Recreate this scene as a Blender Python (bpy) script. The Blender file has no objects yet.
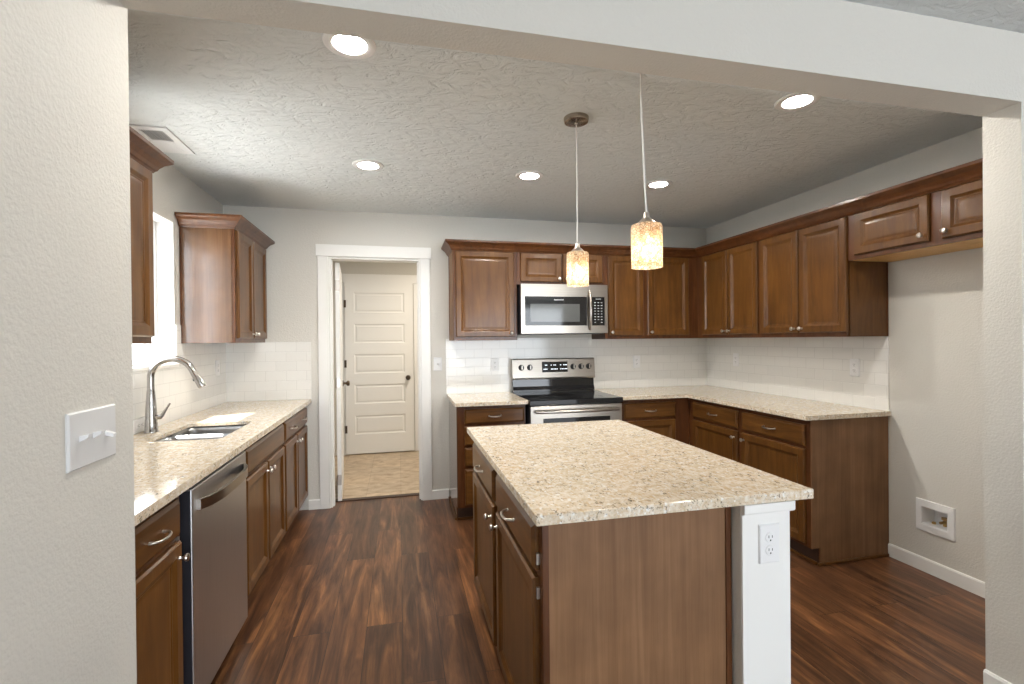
import bpy, bmesh, math, random
from mathutils import Vector, Matrix
random.seed(7)
S = bpy.context.scene
COL = S.collection
PI = math.pi

# ------------------------------------------------------------------ camera
def camera():
    f, yaw, pitch, roll, H = 483.13, .2292, -.0044, -.0102, 1.3853
    c, s = math.cos(yaw), math.sin(yaw)
    rx, f0, z = Vector((c, -s, 0)), Vector((s, c, 0)), Vector((0, 0, 1))
    cp, sp = math.cos(pitch), math.sin(pitch)
    fw, u0 = cp*f0 + sp*z, -sp*f0 + cp*z
    cr, sr = math.cos(roll), math.sin(roll)
    r, u = cr*rx + sr*u0, -sr*rx + cr*u0
    cd = bpy.data.cameras.new('camera'); cd.sensor_width = 36; cd.lens = f/1024*36
    cd.clip_start = .05; cd.clip_end = 200
    o = bpy.data.objects.new('camera', cd); COL.objects.link(o)
    o.matrix_world = Matrix(((r.x, u.x, -fw.x, 0), (r.y, u.y, -fw.y, 0), (r.z, u.z, -fw.z, H), (0, 0, 0, 1)))
    S.camera = o
camera()

# ------------------------------------------------------------------ light and exposure
SKY = 4.7
SUN = 9.0
CAN = 190.0
BULB = 20.0
FARFILL = 12.0
S.view_settings.view_transform = 'Standard'
S.view_settings.look = 'None'
S.view_settings.exposure = 1.02
S.view_settings.gamma = 1.0
S.view_settings.use_curve_mapping = False
W = bpy.data.worlds.new('sky'); S.world = W; W.use_nodes = True
W.node_tree.nodes['Background'].inputs[0].default_value = (.87, .935, 1.0, 1)
W.node_tree.nodes['Background'].inputs[1].default_value = SKY
sd = bpy.data.lights.new('sun', 'SUN'); sd.energy = SUN; sd.angle = .009; sd.color = (1, .97, .92)
so = bpy.data.objects.new('sun', sd); COL.objects.link(so)
so.rotation_euler = Vector((1, .5, -2.12)).to_track_quat('-Z', 'Y').to_euler()
so.location = (-6, 0, 8)
def portal(name, loc, direction, sx, sy):
    d = bpy.data.lights.new(name, 'AREA'); d.shape = 'RECTANGLE'; d.size = sx; d.size_y = sy
    d.cycles.is_portal = True
    o = bpy.data.objects.new(name, d); COL.objects.link(o)
    o.location = loc; o.rotation_euler = Vector(direction).to_track_quat('-Z', 'Z').to_euler()
portal('sky_portal_sink_window', (-1.56, 2.88, 1.69), (1, 0, 0), 1.02, .92)
portal('sky_portal_patio', (2.5, -5.1, 1.175), (0, 1, 0), 4.6, 2.15)
portal('sky_portal_side', (5.6, -3.35, 1.35), (-1, 0, 0), .7, 1.7)

# ------------------------------------------------------------------ measured layout (metres, camera above the origin)
XL, XR, YB, ZC = -1.351, 2.998, 4.267, 2.479
CT, CB = .914, .884
XW = -.667            # face of the wing wall on the left
YH0, YH1, ZH = 1.2958, 1.4167, 2.2358
YW, XP = 1.428, 2.2193     # end of the wing wall, face of the right pillar
ZC2 = 2.485

# ------------------------------------------------------------------ materials
def new_mat(name):
    m = bpy.data.materials.new(name); m.use_nodes = True
    return m, m.node_tree, m.node_tree.nodes['Principled BSDF']
def N(t, kind, **kw):
    n = t.nodes.new(kind)
    for k, v in kw.items():
        setattr(n, k, v)
    return n
def setin(n, **kw):
    for k, v in kw.items():
        n.inputs[k.replace('_', ' ')].default_value = v
def coords(t, scale=(1, 1, 1), rand=False):
    tc = N(t, 'ShaderNodeTexCoord'); mp = N(t, 'ShaderNodeMapping')
    mp.inputs['Scale'].default_value = scale
    t.links.new(tc.outputs['Object'], mp.inputs['Vector'])
    if rand:
        oi = N(t, 'ShaderNodeObjectInfo'); cx = N(t, 'ShaderNodeVectorMath', operation='SCALE')
        cx.inputs[0].default_value = (17, 23, 31)
        t.links.new(oi.outputs['Random'], cx.inputs['Scale'])
        t.links.new(cx.outputs[0], mp.inputs['Location'])
    return mp.outputs[0]
def noise(t, vec, scale, detail=4, rough=.5, dist=0.0):
    n = N(t, 'ShaderNodeTexNoise'); t.links.new(vec, n.inputs['Vector'])
    setin(n, Scale=scale, Detail=detail, Roughness=rough, Distortion=dist)
    return n.outputs['Fac']
def ramp(t, fac, stops, interp='LINEAR'):
    r = N(t, 'ShaderNodeValToRGB'); t.links.new(fac, r.inputs[0]); e = r.color_ramp; e.interpolation = interp
    while len(e.elements) < len(stops): e.elements.new(.5)
    for el, (p, c) in zip(e.elements, stops):
        el.position = p; el.color = (*c, 1) if len(c) == 3 else c
    return r.outputs[0]
def mix(t, fac, a, b, mode='MIX'):
    n = N(t, 'ShaderNodeMix', data_type='RGBA', blend_type=mode)
    for sock, v in ((n.inputs[0], fac), (n.inputs[6], a), (n.inputs[7], b)):
        if isinstance(v, (int, float)): sock.default_value = v
        elif isinstance(v, tuple): sock.default_value = (*v, 1)
        else: t.links.new(v, sock)
    return n.outputs[2]
def bump(t, p, h, strength, dist):
    b = N(t, 'ShaderNodeBump'); setin(b, Strength=strength, Distance=dist)
    t.links.new(h, b.inputs['Height']); t.links.new(b.outputs[0], p.inputs['Normal'])
def plain(name, col, rough=.5, metal=0, spec=.5, coat=0):
    m, t, p = new_mat(name)
    p.inputs['Base Color'].default_value = (*col, 1); p.inputs['Roughness'].default_value = rough
    p.inputs['Metallic'].default_value = metal; p.inputs['Specular IOR Level'].default_value = spec
    p.inputs['Coat Weight'].default_value = coat
    return m
def m_paint(name, col, scale=160, strength=.25, dist=.002, rough=.6):
    m, t, p = new_mat(name); v = coords(t)
    p.inputs['Base Color'].default_value = (*col, 1); p.inputs['Roughness'].default_value = rough
    h = ramp(t, noise(t, v, scale, 3), [(.35, (0, 0, 0)), (.65, (1, 1, 1))])
    bump(t, p, h, strength, dist)
    return m
def m_ceiling(name, col):
    m, t, p = new_mat(name); v = coords(t, (1, 1.6, 1))
    p.inputs['Base Color'].default_value = (*col, 1); p.inputs['Roughness'].default_value = .75
    a = ramp(t, noise(t, v, 11, 5, .6, 1.6), [(.36, (0, 0, 0)), (.50, (.7, .7, .7)), (.66, (1, 1, 1))])
    b = noise(t, v, 60, 3)
    h = mix(t, .2, a, b)
    bump(t, p, h, .62, .012)
    return m
def m_wood(name, dark, mid, light, sc=(9, 9, .9), rough=.36, coat=.30):
    m, t, p = new_mat(name); v = coords(t, sc, rand=True)
    n1 = noise(t, v, 2.2, 6, .62, .8)
    c = ramp(t, n1, [(.25, dark), (.5, mid), (.78, light)])
    vb = coords(t, (1, 1, 1), rand=True)
    n2 = ramp(t, noise(t, vb, 5, 3), [(.3, (.84, .83, .82)), (.7, (1.14, 1.13, 1.1))])
    c = mix(t, 1.0, c, n2, 'MULTIPLY')
    fine = coords(t, (sc[0]*9, sc[1]*9, sc[2]*4), rand=True)
    n3 = ramp(t, noise(t, fine, 3, 4), [(.38, (.87, .86, .84)), (.55, (1, 1, 1))])
    c = mix(t, .6, c, n3, 'MULTIPLY')
    t.links.new(c, p.inputs['Base Color'])
    p.inputs['Roughness'].default_value = rough; p.inputs['Coat Weight'].default_value = coat
    p.inputs['Coat Roughness'].default_value = .16; p.inputs['Specular IOR Level'].default_value = .3
    return m
def m_granite(name):
    m, t, p = new_mat(name); v = coords(t); vs = coords(t, (1, .6, 1))
    base = ramp(t, noise(t, v, 34, 5, .65), [(.32, (.60, .495, .355)), (.5, (.725, .63, .495)), (.68, (.81, .76, .68))])
    tan = ramp(t, noise(t, vs, 90, 5, .65, .5), [(.48, (0, 0, 0)), (.66, (.8, .8, .8))])
    c = mix(t, tan, base, (.58, .415, .235))
    white = ramp(t, noise(t, vs, 70, 3, .5), [(.58, (0, 0, 0)), (.68, (.9, .9, .9))])
    c = mix(t, white, c, (.84, .83, .80))
    dk = ramp(t, noise(t, coords(t, (1.1, .55, 1)), 120, 4, .6, .8), [(.565, (0, 0, 0)), (.63, (1, 1, 1))])
    dl = ramp(t, noise(t, v, 20, 3), [(.42, (.08, .08, .08)), (.56, (1, 1, 1))])
    dk = mix(t, 1.0, dk, dl, 'MULTIPLY')
    c = mix(t, dk, c, (.15, .12, .085))
    t.links.new(c, p.inputs['Base Color'])
    p.inputs['Roughness'].default_value = .09; p.inputs['Specular IOR Level'].default_value = .5
    return m
def m_floor(name):
    m, t, p = new_mat(name)
    tc = N(t, 'ShaderNodeTexCoord'); sp = N(t, 'ShaderNodeSeparateXYZ'); cb = N(t, 'ShaderNodeCombineXYZ')
    t.links.new(tc.outputs['Object'], sp.inputs[0])
    t.links.new(sp.outputs['Y'], cb.inputs['X']); t.links.new(sp.outputs['X'], cb.inputs['Y'])
    def brick(off):
        b = N(t, 'ShaderNodeTexBrick'); b.offset = .37; b.offset_frequency = 2; b.squash = 1
        t.links.new(cb.outputs[0], b.inputs['Vector'])
        setin(b, Scale=1.0, Mortar_Size=.0012, Mortar_Smooth=.2, Bias=0.0, Brick_Width=1.22, Row_Height=.168)
        b.inputs['Color1'].default_value = (0, 0, 0, 1); b.inputs['Color2'].default_value = (1, 1, 1, 1)
        b.inputs['Mortar'].default_value = (0, 0, 0, 1)
        return b
    b = brick(0)
    # every plank gets its own piece of grain
    sc = N(t, 'ShaderNodeVectorMath', operation='SCALE'); sc.inputs['Scale'].default_value = 37.0
    t.links.new(b.outputs['Color'], sc.inputs[0])
    ad = N(t, 'ShaderNodeVectorMath', operation='ADD'); t.links.new(tc.outputs['Object'], ad.inputs[0]); t.links.new(sc.outputs[0], ad.inputs[1])
    def stretched(s):
        mp = N(t, 'ShaderNodeMapping'); mp.inputs['Scale'].default_value = s
        t.links.new(ad.outputs[0], mp.inputs['Vector']); return mp.outputs[0]
    g1 = noise(t, stretched((8, .8, 1)), 1.6, 7, .62, 1.3)
    c = ramp(t, g1, [(.28, (.045, .018, .010)), (.42, (.10, .045, .022)), (.54, (.16, .072, .033)), (.66, (.28, .132, .054)), (.82, (.44, .21, .085))])
    tone = ramp(t, b.outputs['Color'], [(0, (.70, .67, .66)), (.5, (1.0, .97, .95)), (1, (1.32, 1.26, 1.16))])
    c = mix(t, 1.0, c, tone, 'MULTIPLY')
    g2 = ramp(t, noise(t, stretched((60, 3, 1)), 2, 5, .6), [(.35, (.62, .6, .58)), (.6, (1.05, 1.05, 1.05))])
    c = mix(t, .75, c, g2, 'MULTIPLY')
    g3 = ramp(t, noise(t, stretched((3, 1.6, 1)), 2, 4), [(.3, (.6, .58, .57)), (.7, (1.2, 1.15, 1.1))])
    c = mix(t, .7, c, g3, 'MULTIPLY')
    c = mix(t, b.outputs['Fac'], c, (.012, .006, .004))
    t.links.new(c, p.inputs['Base Color'])
    rg = ramp(t, g1, [(.3, (.36, .36, .36)), (.8, (.26, .26, .26))]); t.links.new(rg, p.inputs['Roughness'])
    inv = N(t, 'ShaderNodeMath', operation='SUBTRACT'); inv.inputs[0].default_value = 1; t.links.new(b.outputs['Fac'], inv.inputs[1])
    h = mix(t, .8, g1, inv.outputs[0])
    bump(t, p, h, .25, .002)
    return m
def m_tile(name, axis):
    m, t, p = new_mat(name)
    tc = N(t, 'ShaderNodeTexCoord'); sp = N(t, 'ShaderNodeSeparateXYZ'); cb = N(t, 'ShaderNodeCombineXYZ')
    t.links.new(tc.outputs['Object'], sp.inputs[0])
    t.links.new(sp.outputs[axis], cb.inputs['X']); t.links.new(sp.outputs['Z'], cb.inputs['Y'])
    mp = N(t, 'ShaderNodeMapping'); mp.inputs['Location'].default_value = (.05, -CT, 0); t.links.new(cb.outputs[0], mp.inputs['Vector'])
    b = N(t, 'ShaderNodeTexBrick'); b.offset = .5; t.links.new(mp.outputs[0], b.inputs['Vector'])
    setin(b, Scale=1.0, Mortar_Size=.0016, Mortar_Smooth=.4, Brick_Width=.155, Row_Height=.0785)
    b.inputs['Color1'].default_value = (.82, .81, .775, 1); b.inputs['Color2'].default_value = (.80, .79, .755, 1)
    b.inputs['Mortar'].default_value = (.68, .67, .64, 1)
    t.links.new(b.outputs['Color'], p.inputs['Base Color'])
    p.inputs['Roughness'].default_value = .12
    inv = N(t, 'ShaderNodeMath', operation='SUBTRACT'); inv.inputs[0].default_value = 1; t.links.new(b.outputs['Fac'], inv.inputs[1])
    bump(t, p, inv.outputs[0], .5, .002)
    return m
def m_vinyl(name):
    m, t, p = new_mat(name); v = coords(t)
    b = N(t, 'ShaderNodeTexBrick'); b.offset = 0; t.links.new(v, b.inputs['Vector'])
    setin(b, Scale=1.0, Mortar_Size=.003, Brick_Width=.305, Row_Height=.305)
    b.inputs['Color1'].default_value = (.9, .9, .9, 1); b.inputs['Color2'].default_value = (1.1, 1.08, 1.05, 1); b.inputs['Mortar'].default_value = (.75, .72, .68, 1)
    c = ramp(t, noise(t, coords(t, (1, 1.6, 1)), 9, 6, .65, .6), [(.3, (.34, .25, .16)), (.5, (.50, .39, .27)), (.7, (.62, .52, .39))])
    c = mix(t, .8, c, b.outputs['Color'], 'MULTIPLY')
    t.links.new(c, p.inputs['Base Color']); p.inputs['Roughness'].default_value = .4
    return m
def m_steel(name, col=(.42, .385, .34), rough=.28, sc=(2, 2, 220)):
    m, t, p = new_mat(name); v = coords(t, sc)
    c = ramp(t, noise(t, v, 1.5, 3), [(.3, tuple(x*.93 for x in col)), (.7, tuple(x*1.06 for x in col))])
    t.links.new(c, p.inputs['Base Color']); p.inputs['Metallic'].default_value = 1; p.inputs['Roughness'].default_value = rough
    return m
def m_emit(name, col, s):
    m, t, p = new_mat(name); t.nodes.remove(p); e = N(t, 'ShaderNodeEmission')
    e.inputs[0].default_value = (*col, 1); e.inputs[1].default_value = s
    t.links.new(e.outputs[0], t.nodes['Material Output'].inputs[0]); return m
def m_pane(name):
    m, t, p = new_mat(name); t.nodes.remove(p)
    tr = N(t, 'ShaderNodeBsdfTransparent'); gl = N(t, 'ShaderNodeBsdfGlossy'); gl.inputs['Roughness'].default_value = .02
    fr = N(t, 'ShaderNodeLayerWeight'); pw = N(t, 'ShaderNodeMath', operation='POWER'); pw.inputs[1].default_value = 5
    t.links.new(fr.outputs['Facing'], pw.inputs[0])
    ad = N(t, 'ShaderNodeMath', operation='MULTIPLY_ADD'); ad.inputs[1].default_value = .9; ad.inputs[2].default_value = .03
    t.links.new(pw.outputs[0], ad.inputs[0]); mx = N(t, 'ShaderNodeMixShader')
    t.links.new(ad.outputs[0], mx.inputs[0]); t.links.new(tr.outputs[0], mx.inputs[1]); t.links.new(gl.outputs[0], mx.inputs[2])
    t.links.new(mx.outputs[0], t.nodes['Material Output'].inputs[0]); return m
def m_shade(name):
    m, t, p = new_mat(name); t.nodes.remove(p); v = coords(t)
    vo = N(t, 'ShaderNodeTexVoronoi', feature='DISTANCE_TO_EDGE'); t.links.new(v, vo.inputs['Vector']); vo.inputs['Scale'].default_value = 95
    cell = N(t, 'ShaderNodeTexVoronoi'); t.links.new(v, cell.inputs['Vector']); cell.inputs['Scale'].default_value = 95
    edge = ramp(t, vo.outputs['Distance'], [(.02, (0, 0, 0)), (.10, (1, 1, 1))])
    sv = N(t, 'ShaderNodeSeparateColor'); t.links.new(cell.outputs['Color'], sv.inputs[0])
    colr = ramp(t, sv.outputs[0], [(0, (.80, .62, .42)), (.5, (.93, .84, .70)), (1, (.97, .94, .87))])
    colr = mix(t, edge, (.36, .25, .16), colr)
    tl = N(t, 'ShaderNodeBsdfTranslucent'); t.links.new(colr, tl.inputs[0])
    df = N(t, 'ShaderNodeBsdfDiffuse'); t.links.new(colr, df.inputs[0])
    m1 = N(t, 'ShaderNodeMixShader'); m1.inputs[0].default_value = .35
    t.links.new(tl.outputs[0], m1.inputs[1]); t.links.new(df.outputs[0], m1.inputs[2])
    tr = N(t, 'ShaderNodeBsdfTransparent'); t.links.new(colr, tr.inputs[0])
    m2 = N(t, 'ShaderNodeMixShader')
    fr = ramp(t, sv.outputs[1], [(0, (.06, .06, .06)), (1, (.34, .34, .34))]); t.links.new(fr, m2.inputs[0])
    t.links.new(m1.outputs[0], m2.inputs[1]); t.links.new(tr.outputs[0], m2.inputs[2])
    gl = N(t, 'ShaderNodeBsdfGlossy'); gl.inputs['Roughness'].default_value = .15
    m3 = N(t, 'ShaderNodeMixShader'); m3.inputs[0].default_value = .05
    t.links.new(m2.outputs[0], m3.inputs[1]); t.links.new(gl.outputs[0], m3.inputs[2])
    t.links.new(m3.outputs[0], t.nodes['Material Output'].inputs[0]); return m

M = {}
M['wall'] = m_paint('greige_wall_paint', (.655, .635, .585), 110, .25, .003)
M['ceiling'] = m_ceiling('troweled_ceiling_paint', (.72, .75, .75))
M['trim'] = m_paint('white_trim_paint', (.84, .835, .81), 40, .05, .001, .4)
M['wood'] = m_wood('stained_maple', (.074, .028, .006), (.122, .049, .010), (.176, .077, .018))
M['wood_h'] = m_wood('stained_maple_crossgrain', (.074, .028, .006), (.122, .049, .010), (.176, .077, .018), (.9, 9, 9))
M['frame'] = m_wood('stained_maple_frame', (.060, .021, .007), (.100, .035, .011), (.150, .056, .018))
LAM = ((.165, .082, .038), (.215, .112, .054), (.275, .150, .078), (14, 14, .45))
M['lam'] = m_wood('brown_laminate_panel', *LAM, .5, .05)
M['lam_gloss'] = m_wood('glossy_brown_laminate_panel', (.085, .038, .016), (.125, .060, .027), (.17, .086, .042), (14, 14, .45), .2, 1.0)
M['rawwood'] = m_wood('pale_unstained_maple', (.58, .34, .11), (.68, .42, .16), (.76, .52, .24), (5, 5, 5), .5, 0)
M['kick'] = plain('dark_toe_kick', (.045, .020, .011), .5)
M['granite'] = m_granite('speckled_granite')
M['floor'] = m_floor('dark_plank_floor')
M['tile_x'] = m_tile('white_subway_tile_rows', 'X')
M['tile_y'] = m_tile('white_subway_tile_rows_side', 'Y')
M['vinyl'] = m_vinyl('tan_vinyl_tile')
M['steel'] = m_steel('brushed_steel')
M['steel_v'] = m_steel('brushed_steel_upright', (.56, .56, .57), .36, (220, 220, 2))
M['sinksteel'] = m_steel('satin_sink_steel', (.31, .31, .31), .36, (60, 2, 2))
M['nickel'] = plain('brushed_nickel', (.58, .54, .49), .28, 1)
M['chrome'] = plain('spot_resist_stainless', (.50, .49, .48), .2, 1)
M['black_glass'] = plain('black_glass', (.012, .012, .013), .06, 0, .5)
M['win_glass'] = plain('grey_oven_window', (.10, .105, .105), .08, 0, .6)
M['black'] = plain('black_plastic', (.02, .02, .022), .35)
M['navy'] = plain('dark_appliance_side', (.02, .02, .026), .4)
M['white_plastic'] = plain('white_plastic', (.82, .82, .82), .3)
M['plate'] = plain('shaded_cover_plate', (.70, .70, .70), .35)  # same plastic as the toggles, greyed so shade sits in the colour
M['slot'] = plain('dark_slot', (.03, .03, .03), .6)
M['grey_plastic'] = plain('grey_vent_slots', (.35, .37, .38), .5)
M['brass'] = plain('brass', (.62, .42, .16), .3, 1)
M['bronze'] = plain('dark_bronze', (.10, .075, .055), .35, 1)
M['canopy'] = plain('antique_nickel', (.34, .29, .24), .25, 1)
M['cord'] = plain('pale_cord', (.78, .76, .72), .5)
M['lens'] = m_emit('lit_downlight_lens', (1.0, .95, .87), CAN)
M['bulb'] = m_emit('lit_bulb', (1.0, .86, .68), BULB)
M['glyph'] = m_emit('lit_display_digits', (.85, .92, 1.0), 1.2)
M['mark'] = plain('printed_grey_marks', (.55, .57, .58), .4)
M['pane'] = m_pane('clear_window_glass')
M['shade'] = m_shade('crackled_amber_glass')
M['outside'] = plain('sunlit_gravel_yard', (.74, .73, .70), .9)

# ------------------------------------------------------------------ mesh helpers
def BM(): return bmesh.new()
def obj(name, bm, mat, parent=None, smooth=False, mats=None):
    bmesh.ops.remove_doubles(bm, verts=bm.verts, dist=1e-6)
    bmesh.ops.recalc_face_normals(bm, faces=bm.faces)
    me = bpy.data.meshes.new(name); bm.to_mesh(me); bm.free()
    for m in (mats or [mat]): me.materials.append(M[m])
    if smooth:
        for p in me.polygons: p.use_smooth = True
        try: me.set_sharp_from_angle(angle=math.radians(38))
        except Exception: pass
    o = bpy.data.objects.new(name, me); COL.objects.link(o)
    if parent: o.parent = parent
    return o
def tag(o, label, cat, group=None, kind=None):
    o['label'] = label; o['category'] = cat
    if group: o['group'] = group
    if kind: o['kind'] = kind
    return o
def empty(name, loc, rz, label, cat, group=None):
    o = bpy.data.objects.new(name, None); COL.objects.link(o); o.empty_display_size = .05
    o.location = loc; o.rotation_euler = (0, 0, rz)
    return tag(o, label, cat, group)
def box(bm, x0, x1, y0, y1, z0, z1, bev=0, seg=2):
    vs = [bm.verts.new((x, y, z)) for x in (x0, x1) for y in (y0, y1) for z in (z0, z1)]
    idx = [(0, 1, 3, 2), (4, 6, 7, 5), (0, 4, 5, 1), (2, 3, 7, 6), (0, 2, 6, 4), (1, 5, 7, 3)]
    fs = [bm.faces.new([vs[i] for i in f]) for f in idx]
    if bev:
        es = list({e for f in fs for e in f.edges})
        bmesh.ops.bevel(bm, geom=es, offset=bev, segments=seg, profile=.5, affect='EDGES')
    return bm
def nested(bm, rects, flip=False):
    """rects: list of (x0,x1,z0,z1,y); joined ring by ring, first and last capped."""
    rings = [[bm.verts.new(v) for v in ((a, y, c), (b, y, c), (b, y, d), (a, y, d))] for a, b, c, d, y in rects]
    for r, q in zip(rings, rings[1:]):
        for i in range(4):
            bm.faces.new((r[i], r[(i+1) % 4], q[(i+1) % 4], q[i]))
    bm.faces.new(rings[0]); bm.faces.new(rings[-1])
    return bm
DOOR = [(0, 0), (0, .013), (.006, .020), (.043, .020), (.046, .0185), (.058, .0105), (.062, .0105), (.066, .0085), (.078, .0100)]
DRAWER = [(0, 0), (0, .011), (.004, .0135), (.013, .020), (.018, .020)]
def front_panel(x0, x1, z0, z1, y, prof):
    bm = BM()
    return nested(bm, [(x0+i, x1-i, z0+i, z1-i, y-d) for i, d in prof])
def tube(bm, pts, r, n=10, cap=True):
    pts = [Vector(p) for p in pts]; rs = r if isinstance(r, (list, tuple)) else [r]*len(pts)
    rings = []; up = None
    for i, p in enumerate(pts):
        d = (pts[min(i+1, len(pts)-1)] - pts[max(i-1, 0)]).normalized()
        if up is None:
            up = Vector((0, 0, 1)) if abs(d.z) < .9 else Vector((1, 0, 0))
        a = d.cross(up).normalized(); up = a.cross(d).normalized()
        rings.append([bm.verts.new(p + rs[i]*(math.cos(t)*a + math.sin(t)*up)) for t in [2*PI*k/n for k in range(n)]])
    for q, w in zip(rings, rings[1:]):
        for k in range(n): bm.faces.new((q[k], q[(k+1) % n], w[(k+1) % n], w[k]))
    if cap: bm.faces.new(rings[0]); bm.faces.new(rings[-1])
    return bm
def lathe(bm, prof, n=24, mtx=None, cap=True):
    """prof: (radius, height) about z, then placed by mtx."""
    mtx = mtx or Matrix.Identity(4); rings = []
    for r, z in prof:
        if r < 1e-6: rings.append([bm.verts.new(mtx @ Vector((0, 0, z)))])
        else: rings.append([bm.verts.new(mtx @ Vector((r*math.cos(2*PI*k/n), r*math.sin(2*PI*k/n), z))) for k in range(n)])
    for a, b in zip(rings, rings[1:]):
        for k in range(n):
            k2 = (k+1) % n
            if len(a) == 1 and len(b) == 1: continue
            if len(a) == 1: bm.faces.new((a[0], b[k], b[k2]))
            elif len(b) == 1: bm.faces.new((a[k], a[k2], b[0]))
            else: bm.faces.new((a[k], a[k2], b[k2], b[k]))
    if cap:
        for r in (rings[0], rings[-1]):
            if len(r) > 1: bm.faces.new(r)
    return bm
def aim(loc, d):
    return Matrix.Translation(loc) @ Vector(d).to_track_quat('Z', 'Y').to_matrix().to_4x4()
def sweep(bm, path, prof, side=1):
    """mitred moulding: path of (x,y); prof of (out, z); out goes to the right of travel when side=1."""
    P = [Vector(p) for p in path]; nrm = []
    for a, b in zip(P, P[1:]):
        d = (b-a).normalized(); nrm.append(Vector((d.y, -d.x))*side)
    rings = []
    for i, p in enumerate(P):
        if i == 0: m = nrm[0]
        elif i == len(P)-1: m = nrm[-1]
        else:
            m = nrm[i-1]+nrm[i]; m = m/(m.dot(nrm[i]))
        rings.append([bm.verts.new((p.x+m.x*o, p.y+m.y*o, z)) for o, z in prof])
    n = len(prof)
    for q, w in zip(rings, rings[1:]):
        for k in range(n): bm.faces.new((q[k], q[(k+1) % n], w[(k+1) % n], w[k]))
    bm.faces.new(rings[0]); bm.faces.new(rings[-1])
    return bm
def prism(bm, pts, z0, z1, bev=0):
    a = [bm.verts.new((x, y, z0)) for x, y in pts]; b = [bm.verts.new((x, y, z1)) for x, y in pts]
    n = len(pts); fs = [bm.faces.new(a), bm.faces.new(b)]
    for k in range(n): fs.append(bm.faces.new((a[k], a[(k+1) % n], b[(k+1) % n], b[k])))
    if bev:
        bmesh.ops.bevel(bm, geom=list({e for f in fs for e in f.edges}), offset=bev, segments=2, profile=.5, affect='EDGES')
    return bm
def rrect(x0, x1, y0, y1, r, n=5):
    out = []
    for cx, cy, a0 in ((x1-r, y1-r, 0), (x0+r, y1-r, PI/2), (x0+r, y0+r, PI), (x1-r, y0+r, 3*PI/2)):
        for k in range(n+1):
            t = a0 + PI/2*k/n; out.append((cx+r*math.cos(t), cy+r*math.sin(t)))
    return out
def struct(name, bm, mat, label, cat, parent=None):
    o = obj(name, bm, mat, parent)
    if not parent: tag(o, label, cat, kind='structure')
    return o
def holed(bm, axis, p0, p1, u0, u1, z0, z1, holes):
    """a wall slab with rectangular openings; axis 'x' = slab normal along x (p0..p1), u along y; 'y' the other way round."""
    us = sorted({u0, u1, *[h[0] for h in holes], *[h[1] for h in holes]})
    zs = sorted({z0, z1, *[h[2] for h in holes], *[h[3] for h in holes]})
    def solid(i, j):
        if not (0 <= i < len(us)-1 and 0 <= j < len(zs)-1): return False
        u, z = (us[i]+us[i+1])/2, (zs[j]+zs[j+1])/2
        return not any(h[0] < u < h[1] and h[2] < z < h[3] for h in holes)
    P = (lambda p, u, z: (p, u, z)) if axis == 'x' else (lambda p, u, z: (u, p, z))
    def quad(*c): bm.faces.new([bm.verts.new(v) for v in c])
    for i in range(len(us)-1):
        for j in range(len(zs)-1):
            if not solid(i, j): continue
            a, b, c, d = us[i], us[i+1], zs[j], zs[j+1]
            for p in (p0, p1): quad(P(p, a, c), P(p, b, c), P(p, b, d), P(p, a, d))
            if not solid(i-1, j): quad(P(p0, a, c), P(p1, a, c), P(p1, a, d), P(p0, a, d))
            if not solid(i+1, j): quad(P(p0, b, c), P(p1, b, c), P(p1, b, d), P(p0, b, d))
            if not solid(i, j-1): quad(P(p0, a, c), P(p1, a, c), P(p1, b, c), P(p0, b, c))
            if not solid(i, j+1): quad(P(p0, a, d), P(p1, a, d), P(p1, b, d), P(p0, b, d))
    return bm

# ------------------------------------------------------------------ room shell
WIN = (2.400, 3.385, 1.245, 2.135)            # sink window opening: y0, y1, z0, z1
DOORX = (-.570, .184)                          # rough opening of the doorway
DOORZ = 2.092
struct('floor', box(BM(), -1.52, 5.62, -5.12, 4.43, -.08, 0), 'floor', 'dark brown wood plank floor running through the kitchen', 'floor')
struct('floor_hall', box(BM(), -1.0, 1.3, 4.43, 6.33, -.08, 0), 'vinyl', 'tan vinyl tile floor beyond the doorway', 'floor')
struct('ceiling', box(BM(), -1.52, 3.12, YH1, YB+.12, ZC, ZC+.1), 'ceiling', 'textured grey kitchen ceiling with round downlights', 'ceiling')
struct('ceiling_front', box(BM(), -.86, 5.62, -5.12, YH0, ZC2, ZC2+.1), 'ceiling', 'textured ceiling of the front room at the top right corner', 'ceiling')
struct('ceiling_hall', box(BM(), -1.0, 1.3, YB+.12, 6.33, ZC, ZC+.1), 'wall', 'ceiling of the room beyond the doorway', 'ceiling')
struct('wall_left', holed(BM(), 'x', -1.52, XL, YH1, YB+.12, 0, ZC, [WIN]), 'wall', 'greige kitchen wall around the sink window', 'wall')
struct('wall_back', holed(BM(), 'y', YB, YB+.12, XL, XR+.12, 0, ZC, [(DOORX[0], DOORX[1], 0, DOORZ)]), 'wall', 'greige back wall with the doorway and the range', 'wall')
BOXY, BOXZ = (2.088, 2.222), (.285, .382)
struct('wall_right', holed(BM(), 'x', XR, XR+.12, YH1, YB, 0, ZC, [(*BOXY, *BOXZ)]), 'wall', 'greige right wall behind the cabinets and the empty refrigerator space', 'wall')
bm = BM(); box(bm, -.86, XW, -5.12, YW, 0, ZC2); box(bm, -1.52, -.86, YH0, YW, 0, ZC2)
struct('wall_left_wing', bm, 'wall', 'textured foreground wall at the left edge carrying the triple switch', 'wall')
bm = BM(); box(bm, XW, 5.62, YH0, YH1, ZH, ZC2+.1); box(bm, XP, 5.62, YH0, YH1, 0, ZH)
struct('wall_header', bm, 'wall', 'wide header and right pillar framing the opening into the kitchen', 'wall')
struct('wall_front', holed(BM(), 'y', -5.12, -5.0, -.86, 5.62, 0, ZC2, [(.2, 4.8, .1, 2.25)]), 'wall', 'front room wall with the patio opening', 'wall')
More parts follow.
